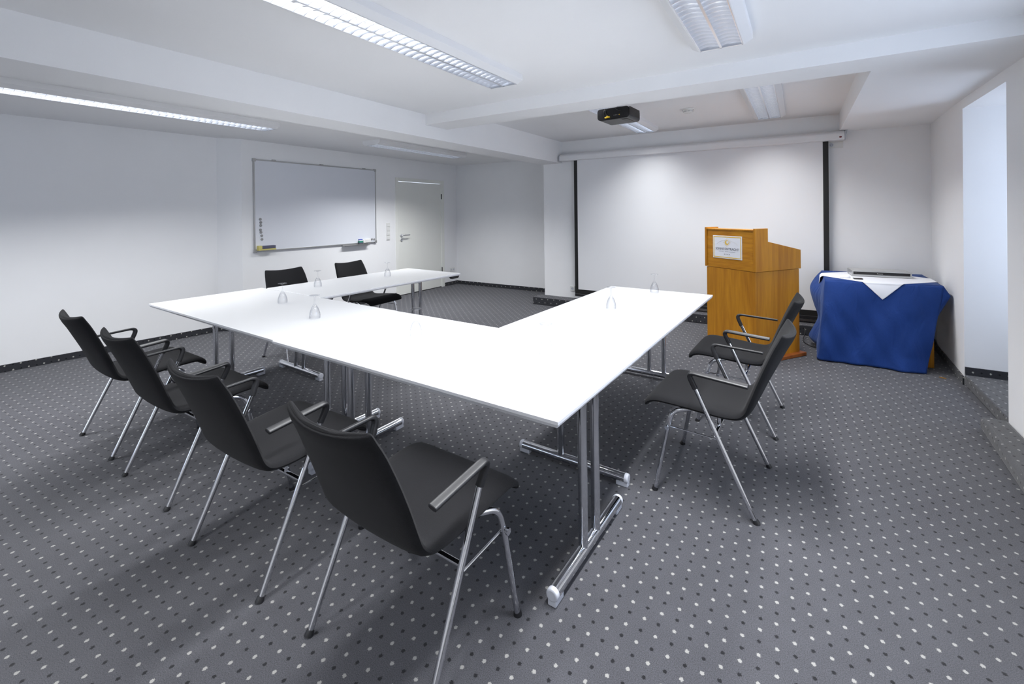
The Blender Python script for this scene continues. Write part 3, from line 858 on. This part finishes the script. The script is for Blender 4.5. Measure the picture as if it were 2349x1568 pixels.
# sign
sg = empty('sign_plate'); sg.parent = lec; sg['label'] = 'white sign plate with gold border and sun emblem'
scx, scz, sw, sh = -.315, 1.055, .171, .1125
sg.location = (scx, .0055, scz)
b = MB(); b.box((-sw,-.004,-sh),(sw,0,sh)); b.build('plate', M['paper'], sg, bevel=.001)
b = MB(); o1, o2 = .008, .016
for (a0,a1,c0,c1) in ((-sw+o1,sw-o1,sh-o2,sh-o1),(-sw+o1,sw-o1,-sh+o1,-sh+o2),(-sw+o1,-sw+o2,-sh+o2,sh-o2),(sw-o2,sw-o1,-sh+o2,sh-o2)):
    b.box((a0,-.0046,c0),(a1,-.0038,c1))
b.build('gold_border', M['gold'], sg, smooth=0)
b = MB(); ez = .046
n = 40; ro, ri, dx = .0235, .0195, .006
vs = []; 
for k in range(n):
    a = 2*PI*k/n
    vs.append((ro*math.cos(a), -.0048, ez+ro*math.sin(a)))
for k in range(n):
    a = 2*PI*k/n
    vs.append((dx+ri*.72*math.cos(a), -.0048, ez+.004+ri*.72*math.sin(a)))
b.add(vs, [(k,(k+1)%n,n+(k+1)%n,n+k) for k in range(n)])
for k in range(12):
    a = 2*PI*k/12
    r0, r1 = .027, (.045 if k % 3 == 0 else .037)
    wd = .0022
    d1 = Vector((math.cos(a), 0, math.sin(a))); d2 = Vector((-math.sin(a), 0, math.cos(a)))
    c_ = Vector((0,-.0048,ez))
    b.add([c_+d1*r0-d2*wd, c_+d1*r0+d2*wd, c_+d1*r1+d2*wd*.4, c_+d1*r1-d2*wd*.4], [(0,1,2,3)])
b.build('sun_emblem', M['gold'], sg, smooth=0)
b = MB()
for sgn in (-1, 1):
    pts = []
    for k in range(13):
        t = k/12
        a = R(lerp(76, 26, t))
        pts.append((sgn*.125*math.cos(a)/math.cos(R(26))*1.0, -.0046, -.012+.080*math.sin(a)/math.sin(R(76))))
    b.tube(pts, .0007, 5)
b.build('arc_line', M['goldpale'], sg)
def text_mesh(txt, size, width, mat_, parent, loc, name='lettering', rot=(R(90),0,0), thick=.0003, bold=0):
    cu = bpy.data.curves.new(name, 'FONT'); cu.body = txt; cu.size = size; cu.align_x = 'CENTER'; cu.align_y = 'CENTER'
    cu.extrude = thick; cu.offset = bold
    to = bpy.data.objects.new(name+'_tmp', cu); C.objects.link(to)
    bpy.context.view_layer.update()
    dg = bpy.context.evaluated_depsgraph_get()
    me = bpy.data.meshes.new_from_object(to.evaluated_get(dg))
    bpy.data.objects.remove(to)
    bpy.data.curves.remove(cu)
    xs_ = [v.co.x for v in me.vertices]
    k = width/(max(xs_)-min(xs_)) if width else 1
    mid = (max(xs_)+min(xs_))/2
    for v in me.vertices: v.co.x = (v.co.x-mid)*k
    me.materials.clear(); me.materials.append(mat_)
    o = bpy.data.objects.new(name, me); C.objects.link(o)
    o.parent = parent; o.location = loc; o.rotation_euler = rot
    return o
text_mesh('SONNE EINTRACHT', .032, .272, M['signtext'], sg, (0,-.0048,-.018), bold=.0002)
text_mesh('HOTEL  RESTAURANT', .0145, .195, M['signfaint'], sg, (0,-.0048,-.043))
b = MB()
for k in range(4):
    cx_ = -.030+.020*k; pts = []
    for j in range(10):
        a = PI/2 + j*PI/5; r_ = .0062 if j % 2 == 0 else .0028
        pts.append((cx_+r_*math.cos(a), -.0048, -.070+r_*math.sin(a)))
    b.add(pts, [tuple(range(10))])
b.build('stars', M['signtext'], sg, smooth=0)

# ------------------------------------------------------------------ side table with blue cloth
st = empty('side_table', (.64,5.72,0)); tag(st, 'small wooden table hidden under the blue cloth by the right wall', 'table')
b = MB(); b.box((-.425,-.33,.705),(.405,.40,.730)); b.build('tabletop', M['wood'], st, bevel=.002)
for lx, ly in ((-.36,-.30),(.335,-.315),(-.38,.36),(.36,.36)):
    b = MB(); b.box((lx-.022,ly-.022,.0005),(lx+.022,ly+.022,.705)); b.build('leg', M['wood'], st, bevel=.002)
b = MB(); b.box((-.33,-.325,.63),(.30,-.31,.705)); b.build('apron', M['wood'], st, bevel=.001)

bc = MB()
ZC = .7335
def topP(u, v):
    x = lerp(.203, 1.057, u); y = lerp(lerp(5.312,5.362,u), lerp(6.12,6.20,u), v)
    return (x, y, ZC)
bc.grid(topP, 8, 8)
def corner(a, b_, c_, d_, u, v):
    return [lerp(lerp(a[i],b_[i],u), lerp(c_[i],d_[i],u), v) for i in range(3)]
def frontP(u, v):
    # u: left->right, v: top->bottom
    T_ = Vector((lerp(.203,1.057,u), lerp(5.312,5.362,u), ZC))
    B_ = Vector((lerp(.128,.905,u), lerp(5.135,5.170,u), .012-.006*u))
    p = T_.lerp(B_, v)
    k = math.sin(v*PI)**1.0
    rnd = .020*(1-math.exp(-v*14))
    fold = (.013*math.sin(u*9.0+1.0)*math.sin(v*2.4+.3) + .009*math.sin(u*17+v*7+.6)*v + .006*math.sin(u*31-v*16))*min(1, v*3)
    sag = .010*math.sin((u+.12*v)*PI*3)*math.exp(-((v-.28)/.16)**2) + .012*math.exp(-((v-.62)/.2)**2)*math.sin(u*6+2.2)
    p.y -= rnd + fold + sag + .03*k*(1-u)
    if v > .85 and u > .7: p.y -= .03*((v-.85)/.15)*math.sin((u-.7)/.3*PI)
    # rounded wrap at the left corner
    if u < .08:
        q = 1-u/.08
        p.y += .045*q*q*min(1, v*4); p.x -= .012*math.sin(q*PI)*min(1,v*4)
    return tuple(p)
bc.grid(frontP, 64, 44)
BL = [(.203,6.12,ZC),(.130,6.00,.66),(.084,5.86,.570),(.115,5.80,.42),(.150,5.78,.285),(.105,5.76,.17),(.068,5.74,.075),(.140,5.74,.030)]
BLc = catmull(BL, 6)
def leftP(u, v):
    # u: front->back, v: top->bottom
    a = Vector(frontP(0, v))
    i = v*(len(BLc)-1); i0 = min(int(i), len(BLc)-2)
    c_ = Vector(BLc[i0]).lerp(Vector(BLc[i0+1]), i-i0)
    p = a.lerp(c_, u)
    bulge = math.sin(u*PI)
    p.x += .025*bulge*min(1,v*4) - .010*math.sin(u*10)*min(1,v*3)
    return tuple(p)
bc.grid(leftP, 24, 44)
def rightP(u, v):
    # short corner flap falling outwards beside the wall
    T_ = Vector((1.057, lerp(5.362,6.20,u), ZC))
    outx = 1.096 if u < .9 else 1.09
    Bm = Vector((outx, lerp(5.335,6.19,u), .655))
    if v < .5: p = T_.lerp(Bm, v*2)
    else:
        P2 = Vector((lerp(.995,1.085,min(1,u*3)), lerp(5.325,6.19,u), lerp(.44,.60,min(1,u*3))))
        p = Bm.lerp(P2, (v-.5)*2)
    return tuple(p)
bc.grid(rightP, 14, 12)
def frontEdgeR(u, v):
    # joins the front drop to the flap
    a = Vector(frontP(1, v*.40)); b_ = Vector(rightP(0, v))
    return tuple(a.lerp(b_, u))
bc.grid(frontEdgeR, 5, 14)
def backP(u, v): 
    x = lerp(.203,1.057,u)
    return (lerp(x, x, v), lerp(6.12,6.20,u)+.02*v, lerp(ZC,.45,v))
bc.grid(backP, 8, 6)
o = bc.build('tablecloth', M['bluecloth'], smooth=80, weld=True)
m = o.modifiers.new('Solidify','SOLIDIFY'); m.thickness = .0022; m.offset = 1
tag(o, 'royal blue tablecloth falling to the floor over the side table', 'tablecloth')

# white square laid cornerwise
def drape(x, y):
    x0, x1 = .200, 1.060; y0 = 5.308+(x-.2)*.058; y1 = 6.126+(x-.2)*.09
    z = ZC+.0042; px, py = x, y
    r = .012
    def over(e):
        """rolls the overhang e round an edge of radius r: (outward, drop)"""
        if e < r*PI/2:
            a = e/r
            return r*math.sin(a), r*(1-math.cos(a))
        return r, r + (e-r*PI/2)
    if x < x0:
        o_, d_ = over(x0-x); px = x0-o_-.012*min(1,d_/.02)-d_*.12; z -= d_
    if x > x1:
        o_, d_ = over(x-x1); px = x1+o_+d_*.35; z -= d_
    if y < y0:
        o_, d_ = over(y0-y); z -= d_
        u = min(1, max(.09, (x-.203)/.854)); v = min(1, d_/.722)
        py = min(y0-o_, frontP(u, v)[1]-.007*min(1, d_/.006))
    if y > y1:
        o_, d_ = over(y-y1); py = y1+o_; z -= d_
    return (px, py, z)
dm = MB(); cx0, cy0, hd_ = .63, 5.735, .555
def diam(u, v):
    a, b_ = u*2-1, v*2-1
    return drape(cx0+(a-b_)*hd_/2, cy0+(a+b_)*hd_/2 + (.0))
dm.grid(diam, 150, 150)
o = dm.build('table_runner', M['whitecloth'], smooth=50, solid=.0016); tag(o, 'white square cloth laid cornerwise over the blue tablecloth', 'cloth')

ZS = ZC + .0058
dv = empty('disc_player', (.672,5.80,ZS), R(4)); tag(dv, 'flat silver disc player on the white cloth', 'disc player')
b = MB(); b.box((-.235,-.055,.004),(.235,.20,.057)); b.build('casing', M['silver'], dv, bevel=.003)
b = MB(); b.box((-.235,-.062,.002),(.235,-.0551,.059)); fp = b.build('front_panel', M['silver'], dv, bevel=.002)
b = MB(); b.box((-.222,-.0655,.020),(.222,-.0621,.047)); w = b.build('black_window', M['blackgloss'], fp, bevel=.001)
text_mesh('Panasonic', .012, .046, M['whiteplastic'], w, (-.01,-.0664,.033), name='lettering')
text_mesh('DVD', .007, .018, M['magnet'], w, (-.205,-.0664,.041), name='lettering')
for x in (-.2,.2):
    b = MB(); b.lathe([(0,.0002),(.012,.0002),(.012,.004),(0,.004)], 14, c=(x,-.02,0)); b.build('foot', M['black'], dv)
rm = empty('remote_control', (.472,5.50,ZS), R(8)); tag(rm, 'small dark remote control on the white cloth before the disc player', 'remote control')
b = MB(); b.box((-.036,-.026,.0003),(.036,.026,.009)); b.build('body', M['black'], rm, bevel=.003)
b = MB(); b.box((-.030,-.014,.009),(.0,.004,.0102)); b.build('button_patch', M['magnet'], rm)
b = MB(); b.box((.012,-.012,.009),(.028,.0,.0102)); b.build('red_button', M['red'], rm)
b = MB(); b.lathe([(0,.0003),(.042,.0003),(.044,.006),(.036,.018),(.018,.024),(0,.025)], 28); o = b.build('conference_puck', M['whitecloth']); o.location = (.375,5.56,ZS)
tag(o, 'low round white object on the white cloth left of the remote', 'white dome')
b = MB(); b.tube(catmull([(.02,6.02,.085),(.035,5.98,.10),(.04,5.93,.06),(.02,5.80,.012),(.045,5.68,.008),(.10,5.58,.008),(.16,5.56,.008)],8), .0045, 8)
tag(b.build('power_cable', M['black']), 'thin black cable on the carpet at the left foot of the blue cloth', 'cable')
b = MB()
for (x, y, a) in ((1.005,5.105,.3),(.992,5.122,1.1)):
    b.prism([(x+.022*math.cos(a+t)*(1 if i%2 else .7), y+.010*math.sin(a+t)*(1 if i%2 else .8)) for i, t in enumerate([0,1,2,3,4,5])], .0008, .003)
tag(b.build('paper_scrap', M['orange'], smooth=0), 'tiny orange-brown scrap on the carpet right of the blue cloth', 'scrap')

# ------------------------------------------------------------------ world and view
w = bpy.data.worlds.new('world'); scene.world = w; w.use_nodes = True
bg = w.node_tree.nodes['Background']; bg.inputs[0].default_value = (.74,.83,1.0,1); bg.inputs[1].default_value = 2.5
vs_ = scene.view_settings
vs_.view_transform = 'Standard'; vs_.look = 'None'; vs_.gamma = 1; vs_.use_curve_mapping = False
vs_.exposure = 0.76
